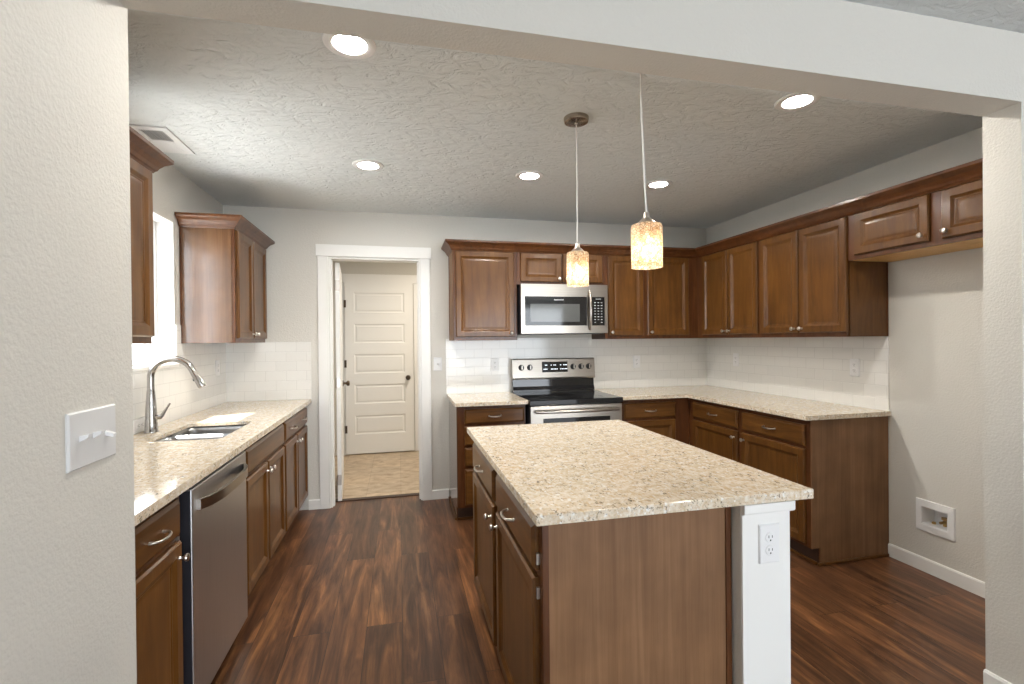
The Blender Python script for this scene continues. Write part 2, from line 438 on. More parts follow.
struct('wall_front_right', holed(BM(), 'x', 5.5, 5.62, -5.0, YH0, 0, ZC2, [(-3.7, -3.0, .5, 2.2)]), 'wall', 'front room side wall with a wide window opening', 'wall')
struct('roof_sun_blocker', box(BM(), -1.0, 5.8, -7.2, -5.12, 2.62, 2.75), 'trim', 'unseen roof added to keep the sun out of the front room', 'roof')  # added out of view to block sun from the opening below
struct('ground_outside', box(BM(), -14, -1.56, -6, 14, -.5, -.42), 'outside', 'sunny yard outside the sink window', 'ground')
bm = BM(); box(bm, -1.0, -.90, YB+.12, 6.33, 0, ZC); box(bm, 1.2, 1.3, YB+.12, 6.33, 0, ZC)
box(bm, -.90, 1.2, 6.21, 6.33, 0, ZC)
struct('wall_hall', bm, 'wall', 'tan walls of the room beyond the doorway', 'wall')

# baseboards
BB = [(0, 0), (.013, 0), (.013, .072), (.008, .080), (0, .080)]
def base(name, path, label, side=1): struct(name, sweep(BM(), path, BB, side), 'trim', label, 'baseboard')
base('baseboard_back', [(-.742, YB), (-.652, YB)], 'short white baseboard between left cabinets and door casing')
base('baseboard_back_right', [(.264, YB), (.412, YB)], 'short white baseboard between door casing and drawer cabinet')
base('baseboard_right', [(XR, 2.428), (XR, YH1)], 'white baseboard in the empty refrigerator space')
base('baseboard_pillar', [(XP, YH1+.0), (XP, YH0), (5.4, YH0)], 'white baseboard wrapping the foot of the right pillar', 1)
base('baseboard_left', [(XW, -4.9), (XW, YW)], 'white baseboard along the foreground left wall')

# doorway casing and jambs
def trim(name, x0, x1, y0, y1, z0, z1, label, bev=.002):
    return struct(name, box(BM(), x0, x1, y0, y1, z0, z1, bev), 'trim', label, 'trim')
YC = YB-.018
trim('trim_1', -.652, -.571, YC, YB, 0, 2.094, 'left white casing of the kitchen doorway')
trim('trim_2', .183, .264, YC, YB, 0, 2.094, 'right white casing of the kitchen doorway')
trim('trim_3', -.664, .278, YB-.024, YB, 2.095, 2.192, 'wide white head casing over the kitchen doorway')
bm = BM(); box(bm, -.570, -.556, YB-.002, YB+.125, 0, 2.08); box(bm, .170, .184, YB-.002, YB+.125, 0, 2.08); box(bm, -.570, .184, YB-.002, YB+.125, 2.078, 2.092)
box(bm, -.556, -.544, YB+.03, YB+.07, 0, 2.078); box(bm, .158, .170, YB+.03, YB+.07, 0, 2.078)
struct('trim_4', bm, 'trim', 'white jamb lining the kitchen doorway', 'trim')
bm = BM(); box(bm, DOORX[0]+.014, DOORX[1]-.014, 4.40, 4.46, -.002, .008, .003)
struct('trim_5', bm, 'kick', 'dark threshold strip between plank floor and vinyl', 'trim')
YF = 6.21
trim('trim_6', .180, .262, YF-.018, YF, 0, 2.10, 'right casing of the panelled door beyond')
trim('trim_7', -.735, .274, YF-.022, YF, 2.105, 2.21, 'head casing of the panelled door beyond')
trim('trim_8', -.728, -.648, YF-.018, YF, 0, 2.10, 'left casing of the panelled door beyond')

def slab_door(W, H, panels, T=.035):
    """five panel moulded leaf; local x 0..W, thickness -T..0, z 0..H"""
    bm = BM(); st = (.105 if W > .76 else .10)
    zs = [0]
    for a, b in panels: zs += [a, b]
    zs += [H]; zs = sorted(zs)
    for k in range(0, len(zs)-1, 2): box(bm, 0, W, -T, 0, zs[k], zs[k+1])
    for a, b in panels:
        box(bm, 0, st, -T, 0, a, b); box(bm, W-st, W, -T, 0, a, b)
        for y, s in ((-T, 1), (0, -1)):
            rects = [(st, W-st, a, b, y), (st+.012, W-st-.012, a+.012, b-.012, y+s*.009), (st+.024, W-st-.024, a+.024, b-.024, y+s*.009), (st+.034, W-st-.034, a+.034, b-.034, y+s*.004)]
            rings = [[bm.verts.new(v) for v in ((p, yy, q), (r, yy, q), (r, yy, u), (p, yy, u))] for p, r, q, u, yy in rects]
            for m1, m2 in zip(rings, rings[1:]):
                for i in range(4): bm.faces.new((m1[i], m1[(i+1) % 4], m2[(i+1) % 4], m2[i]))
            bm.faces.new(rings[-1])
    return bm
PAN = [(.235, .465), (.608, .842), (.980, 1.214), (1.350, 1.585), (1.722, 1.968)]
d2 = tag(obj('door_2', slab_door(.813, 2.092, PAN), 'trim'), 'closed white five panel door in the room beyond', 'door', kind='structure')
d2.location = (-.642, YF-.004, .014)
def knob_at(parent, x, y, z, mat='bronze', s=1):
    bm = lathe(BM(), [(.030, 0), (.030, .006), (.012, .010), (.011, .030), (.024, .040), (.028, .052), (.022, .064), (0, .067)], 18, aim((x, y, z), (0, -1 if s > 0 else 1, 0)))
    o = obj('door_knob', bm, mat, parent, True); o['label'] = 'dark round knob'; return o
knob_at(d2, .745, -.035, .915, 'bronze')
def hinge(parent, x, y, z, mat, h=.09):
    bm = BM(); tube(bm, [(x, y, z-h/2), (x, y, z+h/2)], .006, 8); box(bm, x-.004, x+.02, y-.0005, y+.002, z-h/2, z+h/2)
    return obj('hinge', bm, mat, parent)
for z in (.30, 1.10, 1.83): hinge(d2, -.004, -.037, z, 'bronze')
d1 = tag(obj('door_1', slab_door(.715, 2.055, PAN), 'trim'), 'open white door swung into the room beyond the doorway', 'door', kind='structure')
d1.location = (-.531, YB+.132, .010); d1.rotation_euler = (0, 0, math.radians(94.8))
# leaf: local x runs away from the kitchen, the face at y=-T looks into the doorway
knob_at(d1, .655, -.035, .96, 'bronze')
for z in (.18, 1.02, 1.86):
    bm = BM(); box(bm, -.002, 0, -.033, -.001, z-.045, z+.045); tube(bm, [(-.004, .003, z-.045), (-.004, .003, z+.045)], .006, 8)
    obj('hinge', bm, 'nickel', d1)

# sink window: vinyl frame, pane and sill in the wall opening
w1 = tag(bpy.data.objects.new('window_1', None), 'white framed window above the sink', 'window', kind='structure'); COL.objects.link(w1); w1.location = (-1.45, 2.88, 1.25)
def wl(bm): bmesh.ops.translate(bm, verts=bm.verts, vec=(1.45, -2.88, -1.25)); return bm
y0, y1, z0, z1 = WIN
bm = holed(BM(), 'x', -1.505, -1.445, y0, y1, z0, z1, [(y0+.045, 2.86, z0+.05, z1-.045), (2.90, y1-.045, z0+.05, z1-.045)])
obj('window_frame', wl(bm), 'white_plastic', w1)
bm = BM(); box(bm, -1.482, -1.478, y0+.04, 2.87, z0+.04, z1-.04); box(bm, -1.482, -1.478, 2.89, y1-.04, z0+.04, z1-.04)
obj('pane', wl(bm), 'pane', w1)
bm = box(BM(), -1.444, XL+.022, y0-.0, y1+.0, z0-.004, z0+.016, .003)
obj('window_sill', wl(bm), 'trim', w1)
bm = BM(); box(bm, -1.444, XL-.001, y0+.0005, y0+.006, z0+.016, z1); box(bm, -1.444, XL-.001, y1-.006, y1-.0005, z0+.016, z1); box(bm, -1.444, XL-.001, y0, y1, z1-.006, z1-.0005)
o = obj('reveal', wl(bm), 'trim', w1)

# tile backsplashes
struct('wall_tile_1', holed(BM(), 'x', XL, XL+.008, YH1, YB, CT, 1.384, [(WIN[0], WIN[1], 1.24, 1.5)]), 'tile_y', 'white subway tile behind the sink and faucet', 'backsplash')
struct('wall_tile_2', box(BM(), XL+.008, -.711, YB-.008, YB, CT, 1.388), 'tile_x', 'white subway tile at the far end of the sink counter', 'backsplash')
struct('wall_tile_3', box(BM(), .398, XR-.008, YB-.008, YB, CT, 1.40), 'tile_x', 'white subway tile behind the range', 'backsplash')
struct('wall_tile_4', box(BM(), XR-.008, XR, 2.418, YB, CT, 1.384), 'tile_y', 'white subway tile along the right wall counter', 'backsplash')

# ------------------------------------------------------------------ cabinets
KNOB = [(.0075, 0), (.0075, .002), (.0045, .006), (.0045, .014), (.011, .018), (.014, .023), (.0125, .028), (.006, .031), (0, .0315)]
def knob_mesh():
    bm = lathe(BM(), KNOB, 16, aim((0, 0, 0), (0, -1, 0))); o = obj('knob', bm, 'nickel', None, True); me = o.data; bpy.data.objects.remove(o); return me
def pull_mesh():
    bm = BM(); pts = []
    L = .048
    pts += [(-L, 0, 0), (-L, -.008, 0), (-L+.004, -.017, .000)]
    for k in range(1, 10):
        x = -L+.004 + (2*L-.008)*k/10; q = (x/L)
        pts.append((x, -.020-.009*(1-q*q), -.003*math.cos(q*PI/2)))
    pts += [(L-.004, -.017, 0), (L, -.008, 0), (L, 0, 0)]
    rs = [.0062, .005, .0045] + [.0042+.0012*math.sin(PI*k/10) for k in range(1, 10)] + [.0045, .005, .0062]
    tube(bm, pts, rs, 10); o = obj('pull', bm, 'nickel', None, True); me = o.data; bpy.data.objects.remove(o); return me
KM, PM = knob_mesh(), pull_mesh()
def hardware(me, name, parent, x, y, z):
    o = bpy.data.objects.new(name, me); COL.objects.link(o); o.parent = parent; o.location = (x, y, z); return o
def cabinet(name, label, group, loc, rz, W, D, z0, z1, fronts, floor=True, sides='', side_mat='lam', under=None, hollow=False, shoe=''):
    """local x along the front from its left end, front towards -y, back at y=0"""
    t = empty(name, loc, rz, label, 'cabinet', group)
    bm = BM()
    if floor:
        zt = .64 if hollow else z1
        prof = [(-.004, z0+.0), (-.004, zt), (-D, zt), (-D, .105), (-D+.06, .105), (-D+.06, z0)]
        if hollow:
            obj('face_frame', box(BM(), 0, W, -D, -D+.019, zt, z1), 'frame', t)
            for xa in (0, W-.018): obj('side_panel', box(BM(), xa, xa+.018, -D+.019, -.004, zt, z1), 'frame', t)
        a = [bm.verts.new((0, y, z)) for y, z in prof]; b = [bm.verts.new((W, y, z)) for y, z in prof]
        bm.faces.new(a); bm.faces.new(b)
        for k in range(6): bm.faces.new((a[k], a[(k+1) % 6], b[(k+1) % 6], b[k]))
    else:
        box(bm, 0, W, -D, -.004, z0, z1)
    obj('carcass', bm, 'frame', t)
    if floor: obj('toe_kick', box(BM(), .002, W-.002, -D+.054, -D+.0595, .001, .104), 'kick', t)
    if shoe:
        for k_ in shoe:
            xs = (-.006, W+.006)
            if k_ == 'f': sb = box(BM(), 0, W, -D+.040, -D+.053, .001, .019, .004)
            elif k_ == 'r': sb = box(BM(), W+.0065, W+.019, -D+.040, -.016, .001, .019, .004)
            else: sb = box(BM(), -.019, -.0065, -D+.040, -.016, .001, .019, .004)
            obj('shoe_moulding', sb, 'wood_h', t)
    for sd_ in sides:
        x0, x1 = (-.006, 0) if sd_ == 'l' else (W, W+.006)
        bm = BM()
        if floor:
            prof = [(-.004, z0+.001), (-.004, z1), (-D+.004, z1), (-D+.004, .105), (-D+.064, .105), (-D+.064, z0+.001)]
            a = [bm.verts.new((x0, y, z)) for y, z in prof]; b = [bm.verts.new((x1, y, z)) for y, z in prof]
            bm.faces.new(a); bm.faces.new(b)
            for k in range(6): bm.faces.new((a[k], a[(k+1) % 6], b[(k+1) % 6], b[k]))
        else: box(bm, x0, x1, -D+.018, -.012, z0+.001, z1)
        obj('end_panel', bm, side_mat, t)
        if not floor: obj('scribe_strip', box(BM(), x0-.003 if sd_ == 'l' else x0, x1 if sd_ == 'l' else x1+.003, -.014, -.004, z0, z1), 'frame', t)
    if under: obj('underside', box(BM(), .018, W-.018, -D+.02, -.008, z0-.002, z0+.002), under, t)['label'] = 'pale unstained underside'
    for f in fronts:
        kind, a, b, c, d = f[:5]; k = f[5] if len(f) > 5 else None
        if kind == 'door':
            o = obj('door', front_panel(a, b, c, d, -D, DOOR), 'wood', t)
        else:
            o = obj('drawer' if kind != 'false' else 'false_front', front_panel(a, b, c, d, -D, DRAWER), 'wood_h', t)
        for h in (k or []):
            if h[0] == 'k': hardware(KM, 'knob', o, h[1], -D-.020, h[2])
            elif h[0] == 'p': hardware(PM, 'pull', o, h[1], -D-.020, h[2])
            elif h[0] == 'h':
                s = h[3]
                obj('hinge', box(BM(), min(h[1], h[1]+.008*s), max(h[1], h[1]+.008*s), -D-.010, -D-.0005, h[2]-.016, h[2]+.016), 'nickel', o)
    return t
DB, DU = .59, .315
R90 = PI/2
# left run (faces +x): local x = y - y0
def L(name, label, y0, W, fronts, **k):
    fr = [(f[0], f[1]-y0, f[2]-y0, *f[3:5], [(h[0], h[1]-y0, *h[2:]) for h in f[5]] if len(f) > 5 else None) for f in fronts]
    return cabinet(name, label, k.pop('group', None), (XL+.001, y0, 0), R90, W, k.pop('D', DB), k.pop('z0', 0), k.pop('z1', CB-.001), fr, **k)
L('base_cabinet', 'drawer and door base cabinet left of the dishwasher, half hidden by the wall', 1.440, .480,
  [('drawer', 1.455, 1.886, .722, .850, [('p', 1.712, .782), ('h', 1.887, .70, 1)]), ('door', 1.455, 1.890, .125, .702, [('k', 1.863, .652)])])
L('base_cabinet', 'sink base cabinet with a plain false front over two doors', 2.612, .833,
  [('false', 2.630, 3.428, .722, .850), ('door', 2.630, 3.020, .125, .702, [('k', 2.992, .655)]), ('door', 3.036, 3.428, .125, .702, [('k', 3.064, .655)])], hollow=True)
L('base_cabinet', 'base cabinet beside the doorway with a wide two-pull drawer over two doors', 3.447, .812,
  [('drawer', 3.465, 4.240, .722, .850, [('p', 3.66, .786), ('p', 4.05, .786)]), ('door', 3.465, 3.842, .125, .702, [('k', 3.815, .655)]), ('door', 3.858, 4.240, .125, .702, [('k', 3.886, .655)])])
L('wall_cabinet', 'tall upper cabinet near the camera left of the sink window', 1.440, .933,
  [('door', 1.455, 1.930, 1.413, 2.118, [('k', 1.900, 1.445)]), ('door', 1.942, 2.357, 1.413, 2.118, [('k', 1.972, 1.445)])], D=DU, z0=1.384, z1=2.145, floor=False, sides='r')
L('wall_cabinet', 'upper cabinet right of the sink window with a pale reflecting side panel', 3.462, .718,
  [('door', 3.482, 3.800, 1.413, 2.118, [('k', 3.772, 1.445)]), ('door', 3.812, 4.162, 1.413, 2.118, [('k', 3.84, 1.445)])], D=DU, z0=1.384, z1=2.145, floor=False, sides='l', side_mat='lam_gloss')
# back run (faces -y): local x = x - x0
def B(name, label, x0, W, fronts, **k):
    fr = [(f[0], f[1]-x0, f[2]-x0, *f[3:5], [(h[0], h[1]-x0, *h[2:]) for h in f[5]] if len(f) > 5 else None) for f in fronts]
    return cabinet(name, label, k.pop('group', None), (x0, YB-.001, 0), 0, W, k.pop('D', DB), k.pop('z0', 0), k.pop('z1', CB-.001), fr, **k)
B('drawer_cabinet', 'four drawer base cabinet between the doorway and the range', .424, .536,
  [('drawer', .478, .948, .746, .858, [('p', .713, .802)]), ('drawer', .478, .948, .582, .726, [('p', .713, .655)]), ('drawer', .478, .948, .420, .563, [('p', .713, .492)]), ('drawer', .478, .948, .125, .401, [('p', .713, .28)])], sides='l', side_mat='lam_gloss', shoe='fl')
B('base_cabinet', 'narrow base cabinet just right of the range, against the corner', 1.768, .638,
  [('drawer', 1.797, 2.269, .722, .850, [('p', 2.033, .786)]), ('door', 1.797, 2.269, .125, .702, [('k', 1.827, .655)])])
B('wall_cabinet', 'single door upper cabinet left of the microwave', .437, .531,
  [('door', .452, .942, 1.413, 2.118, [('k', .912, 1.443)])], D=DU, z0=1.384, z1=2.145, floor=False, sides='l')
B('wall_cabinet', 'short upper cabinet with two small doors over the microwave', .970, .793,
  [('door', .998, 1.362, 1.874, 2.118, [('k', 1.335, 1.902)]), ('door', 1.375, 1.738, 1.874, 2.118, [('k', 1.402, 1.902)])], D=DU, z0=1.852, z1=2.145, floor=False)
B('wall_cabinet', 'two door upper cabinet right of the microwave reaching into the corner', 1.765, .918,
  [('door', 1.790, 2.131, 1.413, 2.118, [('k', 1.818, 1.443)]), ('door', 2.170, 2.584, 1.413, 2.118, [('k', 2.198, 1.443)])], D=DU, z0=1.384, z1=2.145, floor=False)
# right run (faces -x): local x = y0 - y
def Rr(name, label, y0, W, fronts, xb=XR-.001, **k):
    fr = [(f[0], y0-f[1], y0-f[2], *f[3:5], [(h[0], y0-h[1], *h[2:]) for h in f[5]] if len(f) > 5 else None) for f in fronts]
    return cabinet(name, label, k.pop('group', None), (xb, y0, 0), -R90, W, k.pop('D', DB), k.pop('z0', 0), k.pop('z1', CB-.001), fr, **k)
Rr('base_cabinet', 'right wall base cabinet in the corner with drawer over door', 3.676, .644,
   [('drawer', 3.607, 3.055, .722, .850, [('p', 3.331, .786)]), ('door', 3.607, 3.055, .125, .702, [('k', 3.085, .655)])])
Rr('base_cabinet', 'right wall base cabinet with exposed end beside the refrigerator space', 3.030, .600,
   [('drawer', 3.012, 2.458, .722, .850, [('p', 2.735, .786)]), ('door', 3.012, 2.458, .125, .702, [('k', 2.982, .655)])], sides='r', shoe='fr')
Rr('wall_cabinet', 'two door upper cabinet on the right wall next to the corner', 3.951, .794,
   [('door', 3.862, 3.524, 1.413, 2.118, [('k', 3.552, 1.443)]), ('door', 3.512, 3.170, 1.413, 2.118, [('k', 3.484, 1.443)])], D=DU, z0=1.384, z1=2.145, floor=False)
Rr('wall_cabinet', 'two door upper cabinet on the right wall beside the refrigerator space', 3.155, .728,
   [('door', 3.139, 2.786, 1.413, 2.118, [('k', 2.814, 1.443)]), ('door', 2.775, 2.416, 1.413, 2.118, [('k', 2.747, 1.443)])], D=DU, z0=1.384, z1=2.145, floor=False, sides='r', side_mat='wood')
Rr('wall_cabinet', 'short wide upper cabinet over the empty refrigerator space', 2.418, .996,
   [('door', 2.362, 1.940, 1.874, 2.118, [('k', 1.968, 1.908)]), ('door', 1.882, 1.452, 1.874, 2.118, [('k', 1.854, 1.908)])], D=DU, z0=1.848, z1=2.145, floor=False, under='rawwood')
# island run (faces -x)
XI = .385
Rr('island_cabinet', 'far island cabinet, drawer over door, nearest the range', 2.520, .609,
   [('drawer', 2.500, 1.948, .722, .855, [('p', 2.224, .786)]), ('door', 2.500, 1.948, .125, .702, [('k', 1.978, .652)])], xb=XI+.61, D=.61)
ic = Rr('island_cabinet', 'near island cabinet, drawer over door, with a wide wood grain end', 1.910, .602,
   [('drawer', 1.888, 1.335, .722, .855, [('p', 1.612, .786), ('h', 1.333, .758, 1)]), ('door', 1.888, 1.335, .125, .702, [('k', 1.858, .652), ('h', 1.333, .66, 1)])], xb=XI+.61, D=.61, sides='r')
obj('corner_strip', box(BM(), .6085, .6115, -.61, -.592, .105, CB-.002), 'frame', ic)
obj('scribe_strip', box(BM(), .6085, .6125, -.022, -.004, .002, CB-.002), 'frame', ic)

# half wall behind the island, with its white cap trim
bm = box(BM(), .997, 1.167, 1.262, 2.56, 0, CB-.001)
hw = struct('wall_island', bm, 'wall', 'white end post and half wall supporting the right side of the island top', 'half wall')
obj('end_board', box(BM(), .998, 1.167, 1.256, 1.262, 0, CB-.001), 'trim', hw)
bm = sweep(BM(), [(.998, 1.256), (1.167, 1.256), (1.167, 2.56)], [(0, .850), (.009, .853), (.011, .858), (.011, CB-.001), (0, CB-.001)], 1)
obj('cap_trim', bm, 'trim', hw)

# crown mouldings
CROWN = [(0, 2.122), (.008, 2.122), (.012, 2.130), (.018, 2.134), (.024, 2.147), (.038, 2.164), (.058, 2.178), (.064, 2.184), (.064, 2.199), (0, 2.199)]
fy, fx = YB-.001-DU, XR-.001-DU
cr = obj('crown_moulding', sweep(BM(), [(.431, YB-.004), (.431, fy), (fx, fy), (fx, 1.422)], CROWN, 1), 'frame')
# travel goes towards -y first, so the outside lies on its right
tag(cr, 'brown crown moulding along the top of the back and right upper cabinets', 'moulding')
xf = XL+.001+DU
cr = obj('crown_moulding', sweep(BM(), [(xf, 1.440), (xf, 2.382), (XL+.004, 2.382)], CROWN, 1), 'frame')
tag(cr, 'brown crown moulding on the near left upper cabinet', 'moulding')
cr = obj('crown_moulding', sweep(BM(), [(XL+.004, 3.453), (xf, 3.453), (xf, 4.180), (XL+.004, 4.180)], CROWN, 1), 'frame')
tag(cr, 'brown crown moulding on the upper cabinet right of the sink window', 'moulding')

# ------------------------------------------------------------------ countertops
def slab_with_hole(outer, inner, z0, z1):
    bm = BM(); es = []
    for lp in (outer, inner):
        v = [bm.verts.new((x, y, z1)) for x, y in lp]
        es += [bm.edges.new((v[k], v[(k+1) % len(v)])) for k in range(len(v))]
    r = bmesh.ops.triangle_fill(bm, use_beauty=True, use_dissolve=False, edges=es)
    top = [g for g in r['geom'] if isinstance(g, bmesh.types.BMFace)]
    ex = bmesh.ops.extrude_face_region(bm, geom=top)
    bmesh.ops.translate(bm, verts=[g for g in ex['geom'] if isinstance(g, bmesh.types.BMVert)], vec=(0, 0, z0-z1))
    return bm
SX0, SX1, SY0, SY1 = -1.198, -.860, 2.640, 3.180
SLAB = CT-.018
bm = slab_with_hole([(XL+.001, 1.440), (-.712, 1.440), (-.712, YB-.001), (XL+.001, YB-.001)], rrect(SX0, SX1, SY0, SY1, .035), SLAB, CT)
box(bm, -.745, -.712, 1.440, YB-.001, CB, SLAB)
o = obj('countertop', bm, 'granite')
tag(o, 'pale speckled granite countertop with the sink cut into it', 'countertop')
o = obj('countertop', prism(BM(), [(.402, YB-.001), (.402, 3.628), (.972, 3.628), (.972, YB-.001)], CB, CT, .0025), 'granite')
tag(o, 'short speckled granite countertop left of the range', 'countertop')
o = obj('countertop', prism(BM(), [(1.765, YB-.001), (1.765, 3.628), (2.359, 3.628), (2.359, 2.406), (XR-.001, 2.406), (XR-.001, YB-.001)], CB, CT, .0025), 'granite')
tag(o, 'L shaped granite countertop turning the corner right of the range', 'countertop')
o = obj('countertop', prism(BM(), [(.352, 1.243), (1.245, 1.243), (1.245, 2.606), (.352, 2.606)], CB, CT, .003), 'granite')
tag(o, 'large tan speckled granite slab on the island', 'countertop')

# ------------------------------------------------------------------ sink and faucet
sk = empty('sink', ((SX0+SX1)/2, (SY0+SY1)/2, CB), 0, 'stainless double bowl sink set under the granite', 'sink')
def sl(bm): bmesh.ops.translate(bm, verts=bm.verts, vec=(-(SX0+SX1)/2, -(SY0+SY1)/2, -CB)); return bm
ymid = 2.90
for (a, b) in ((SY0-.006, ymid-.008), (ymid+.008, SY1+.006)):
    bm = BM(); zt = SLAB-.002
    loops = [(0, zt, .05), (.002, zt-.03, .05), (.006, zt-.165, .05), (.022, zt-.185, .045), (.06, zt-.190, .03)]
    rings = []
    for i, z, r in loops:
        rings.append([bm.verts.new((x, y, z)) for x, y in rrect(SX0-.006+i, SX1+.006-i, a+i, b-i, r)])
    for q, w in zip(rings, rings[1:]):
        for k in range(len(q)): bm.faces.new((q[k], q[(k+1) % len(q)], w[(k+1) % len(q)], w[k]))
    bm.faces.new(rings[-1])
    o = obj('bowl', sl(bm), 'sinksteel', sk, True)
    so_ = o.modifiers.new('thickness', 'SOLIDIFY'); so_.thickness = .0012; so_.offset = 0
    bm = lathe(BM(), [(.0, .004), (.030, .003), (.044, .004), (.046, 0)], 24, Matrix.Translation(((SX0+SX1)/2, (a+b)/2, zt-.190)))
    obj('drain', sl(bm), 'chrome', o, True)
obj('divider', sl(box(BM(), SX0-.004, SX1+.004, ymid-.009, ymid+.009, SLAB-.03, SLAB-.012, .005)), 'sinksteel', sk)

FX, FY = -1.288, 2.935
fa = empty('faucet', (FX, FY, CT), 0, 'tall brushed steel pull-down faucet arching over the sink', 'faucet')
bm = lathe(BM(), [(.033, 0), (.033, .006), (.0305, .010), (.0290, .05), (.0245, .13), (.0190, .215), (.0170, .225), (.0160, .23)], 24)
obj('body', bm, 'chrome', fa, True)
pts = [(0, 0, .22), (0, 0, .255), (0, 0, .285)]
r0 = .102
for k in range(1, 25):
    t = PI - (PI*.87)*k/24; pts.append((r0+r0*math.cos(t), 0, .290+r0*.96*math.sin(t)))
obj('spout', tube(BM(), pts, .0168, 14), 'chrome', fa, True)
e, d = Vector(pts[-1]), (Vector(pts[-1])-Vector(pts[-2])).normalized()
bm = lathe(BM(), [(.0150, 0), (.0162, .004), (.017, .02), (.0200, .075), (.0210, .104), (.0190, .112), (0, .112)], 20, aim(e-d*.004, d))
sh = obj('spray_head', bm, 'chrome', fa, True)
bb_ = e+d*.055; nn = Vector((d.z, 0, -d.x)); nn = nn if nn.x < 0 else -nn
obj('spray_button', lathe(BM(), [(.0, -.002), (.007, -.002), (.007, .005), (.004, .007), (0, .007)], 12, aim(bb_+nn*.0165, nn)), 'black', sh)
lv = obj('lever', tube(BM(), [(.020, 0, .078), (.043, 0, .080), (.050, 0, .086), (.075, 0, .128), (.088, 0, .150)], [.013, .013, .009, .0052, .0045], 12), 'chrome', fa, True)

# ------------------------------------------------------------------ dishwasher
dw = empty('dishwasher', (XL+.001, 1.930, 0), R90, 'stainless dishwasher under the sink counter', 'dishwasher')
DWW = .672
obj('tub', box(BM(), .004, DWW-.004, -.575, -.02, .10, CB-.004), 'navy', dw)
obj('toe_kick', box(BM(), .01, DWW-.01, -.555, -.535, .002, .10), 'black', dw)
bm = box(BM(), .012, DWW-.030, -.621, -.576, .055, .862, .006)
dd = obj('door', bm, 'steel_v', dw)
obj('door_edge', box(BM(), .0085, .0118, -.617, -.577, .06, .857), 'navy', dd)
obj('control_strip', box(BM(), .016, DWW-.024, -.615, -.577, .862, .876, .003), 'black', dw)
bm = BM()
pr = []
for k in range(13):
    q = -1+2*k/12; x = DWW/2-.009 + q*.268
    pr.append((x, -.626-.040*(1-q**4), .792))
hh, th = .038, .007
rings = []
for (x, y, z) in pr: rings.append([bm.verts.new((x, y-th, z-hh/2)), bm.verts.new((x, y-th, z+hh/2)), bm.verts.new((x, y+th, z+hh/2)), bm.verts.new((x, y+th, z-hh/2))])
for q, w in zip(rings, rings[1:]):
    for k in range(4): bm.faces.new((q[k], q[(k+1) % 4], w[(k+1) % 4], w[k]))
bm.faces.new(rings[0]); bm.faces.new(rings[-1])
obj('handle', bm, 'steel', dd, True)

# ------------------------------------------------------------------ range
RX0, RX1 = .976, 1.757
rg = empty('range', ((RX0+RX1)/2, YB-.02, 0), 0, 'stainless electric range with a black glass cooktop', 'range')
RW = (RX1-RX0)/2
yy = lambda y: y-(YB-.02)
obj('body', box(BM(), -RW+.004, RW-.004, yy(3.645), yy(4.235), .03, .885), 'navy', rg)
ct = obj('cooktop', box(BM(), -RW, RW, yy(3.597), yy(4.17), .873, .913, .004), 'black_glass', rg)
for (cx, cy, r) in ((-.19, 3.74, .11), (.19, 3.74, .085), (-.19, 4.02, .085), (.19, 4.02, .11)):
    obj('burner_ring', lathe(BM(), [(r, 0), (r, .0006), (r-.004, .0006), (r-.004, 0), (r, 0)], 40, Matrix.Translation((cx, yy(cy), .9132)), cap=False), 'win_glass', ct)
# backguard: black glass foot, tilted steel console
def xprism(bm, prof, x0, x1):
    a = [bm.verts.new((x0, y, z)) for y, z in prof]; b = [bm.verts.new((x1, y, z)) for y, z in prof]; n = len(prof)
    bm.faces.new(a); bm.faces.new(b)
    for k in range(n): bm.faces.new((a[k], a[(k+1) % n], b[(k+1) % n], b[k]))
    return bm
obj('backguard', xprism(BM(), [(yy(4.172), .914), (yy(4.172), .935), (yy(4.188), .965), (yy(4.192), 1.028), (yy(4.235), 1.028), (yy(4.235), .914)], -RW+.006, RW-.006), 'black_glass', rg)
con = obj('console', xprism(BM(), [(yy(4.170), 1.029), (yy(4.166), 1.044), (yy(4.186), 1.205), (yy(4.194), 1.213), (yy(4.238), 1.213), (yy(4.238), 1.029)], -RW, RW), 'steel', rg)
def cf(z): return yy(4.166+.020*(z-1.044)/.161)
obj('display', xprism(BM(), [(cf(1.090)-.0015, 1.090), (cf(1.184)-.0015, 1.184), (cf(1.184)+.002, 1.184), (cf(1.090)+.002, 1.090)], 1.250-1.3665, 1.492-1.3665), 'black_glass', con)
for zz in (1.118, 1.154):
    for x in (-.098, -.085, -.072, -.030, -.018, -.004, .010, .024, .060, .075, .090, .104, .117):
        if random.random() < .82:
            y = cf(zz)-.0022; w, h = .0042, .007
            obj('digit', box(BM(), x-w, x+w, y-.0006, y, zz-h/2, zz+h/2), 'glyph', con)
for kx in (1.057, 1.136, 1.545, 1.622, 1.697):
    z = 1.136
    k = obj('control_knob', lathe(BM(), [(.026, 0), (.026, .004), (.021, .007), (.019, .024), (.017, .027), (0, .027)], 20, aim((kx-1.3665, cf(z)-.0005, z), (0, -1, .12))), 'black', con, True)
    obj('knob_grip', box(BM(), kx-1.3665-.0045, kx-1.3665+.0045, cf(z)-.034, cf(z)-.026, z-.016, z+.021, .002), 'nickel', k)
od = obj('oven_door', box(BM(), -RW+.006, RW-.006, yy(3.607), yy(3.645), .225, .866, .004), 'steel', rg)
obj('oven_window', box(BM(), -RW+.11, RW-.11, yy(3.605), yy(3.611), .36, .768, .002), 'black_glass', od)
bm = BM(); hp = []
for k in range(15):
    q = -1+2*k/14; hp.append((q*(RW-.045), yy(3.580-.020*(1-q*q)), .824))
tube(bm, hp, .0135, 12)
for s in (-1, 1): tube(bm, [(s*(RW-.055), yy(3.608), .824), (s*(RW-.055), yy(3.578), .824)], .010, 10)
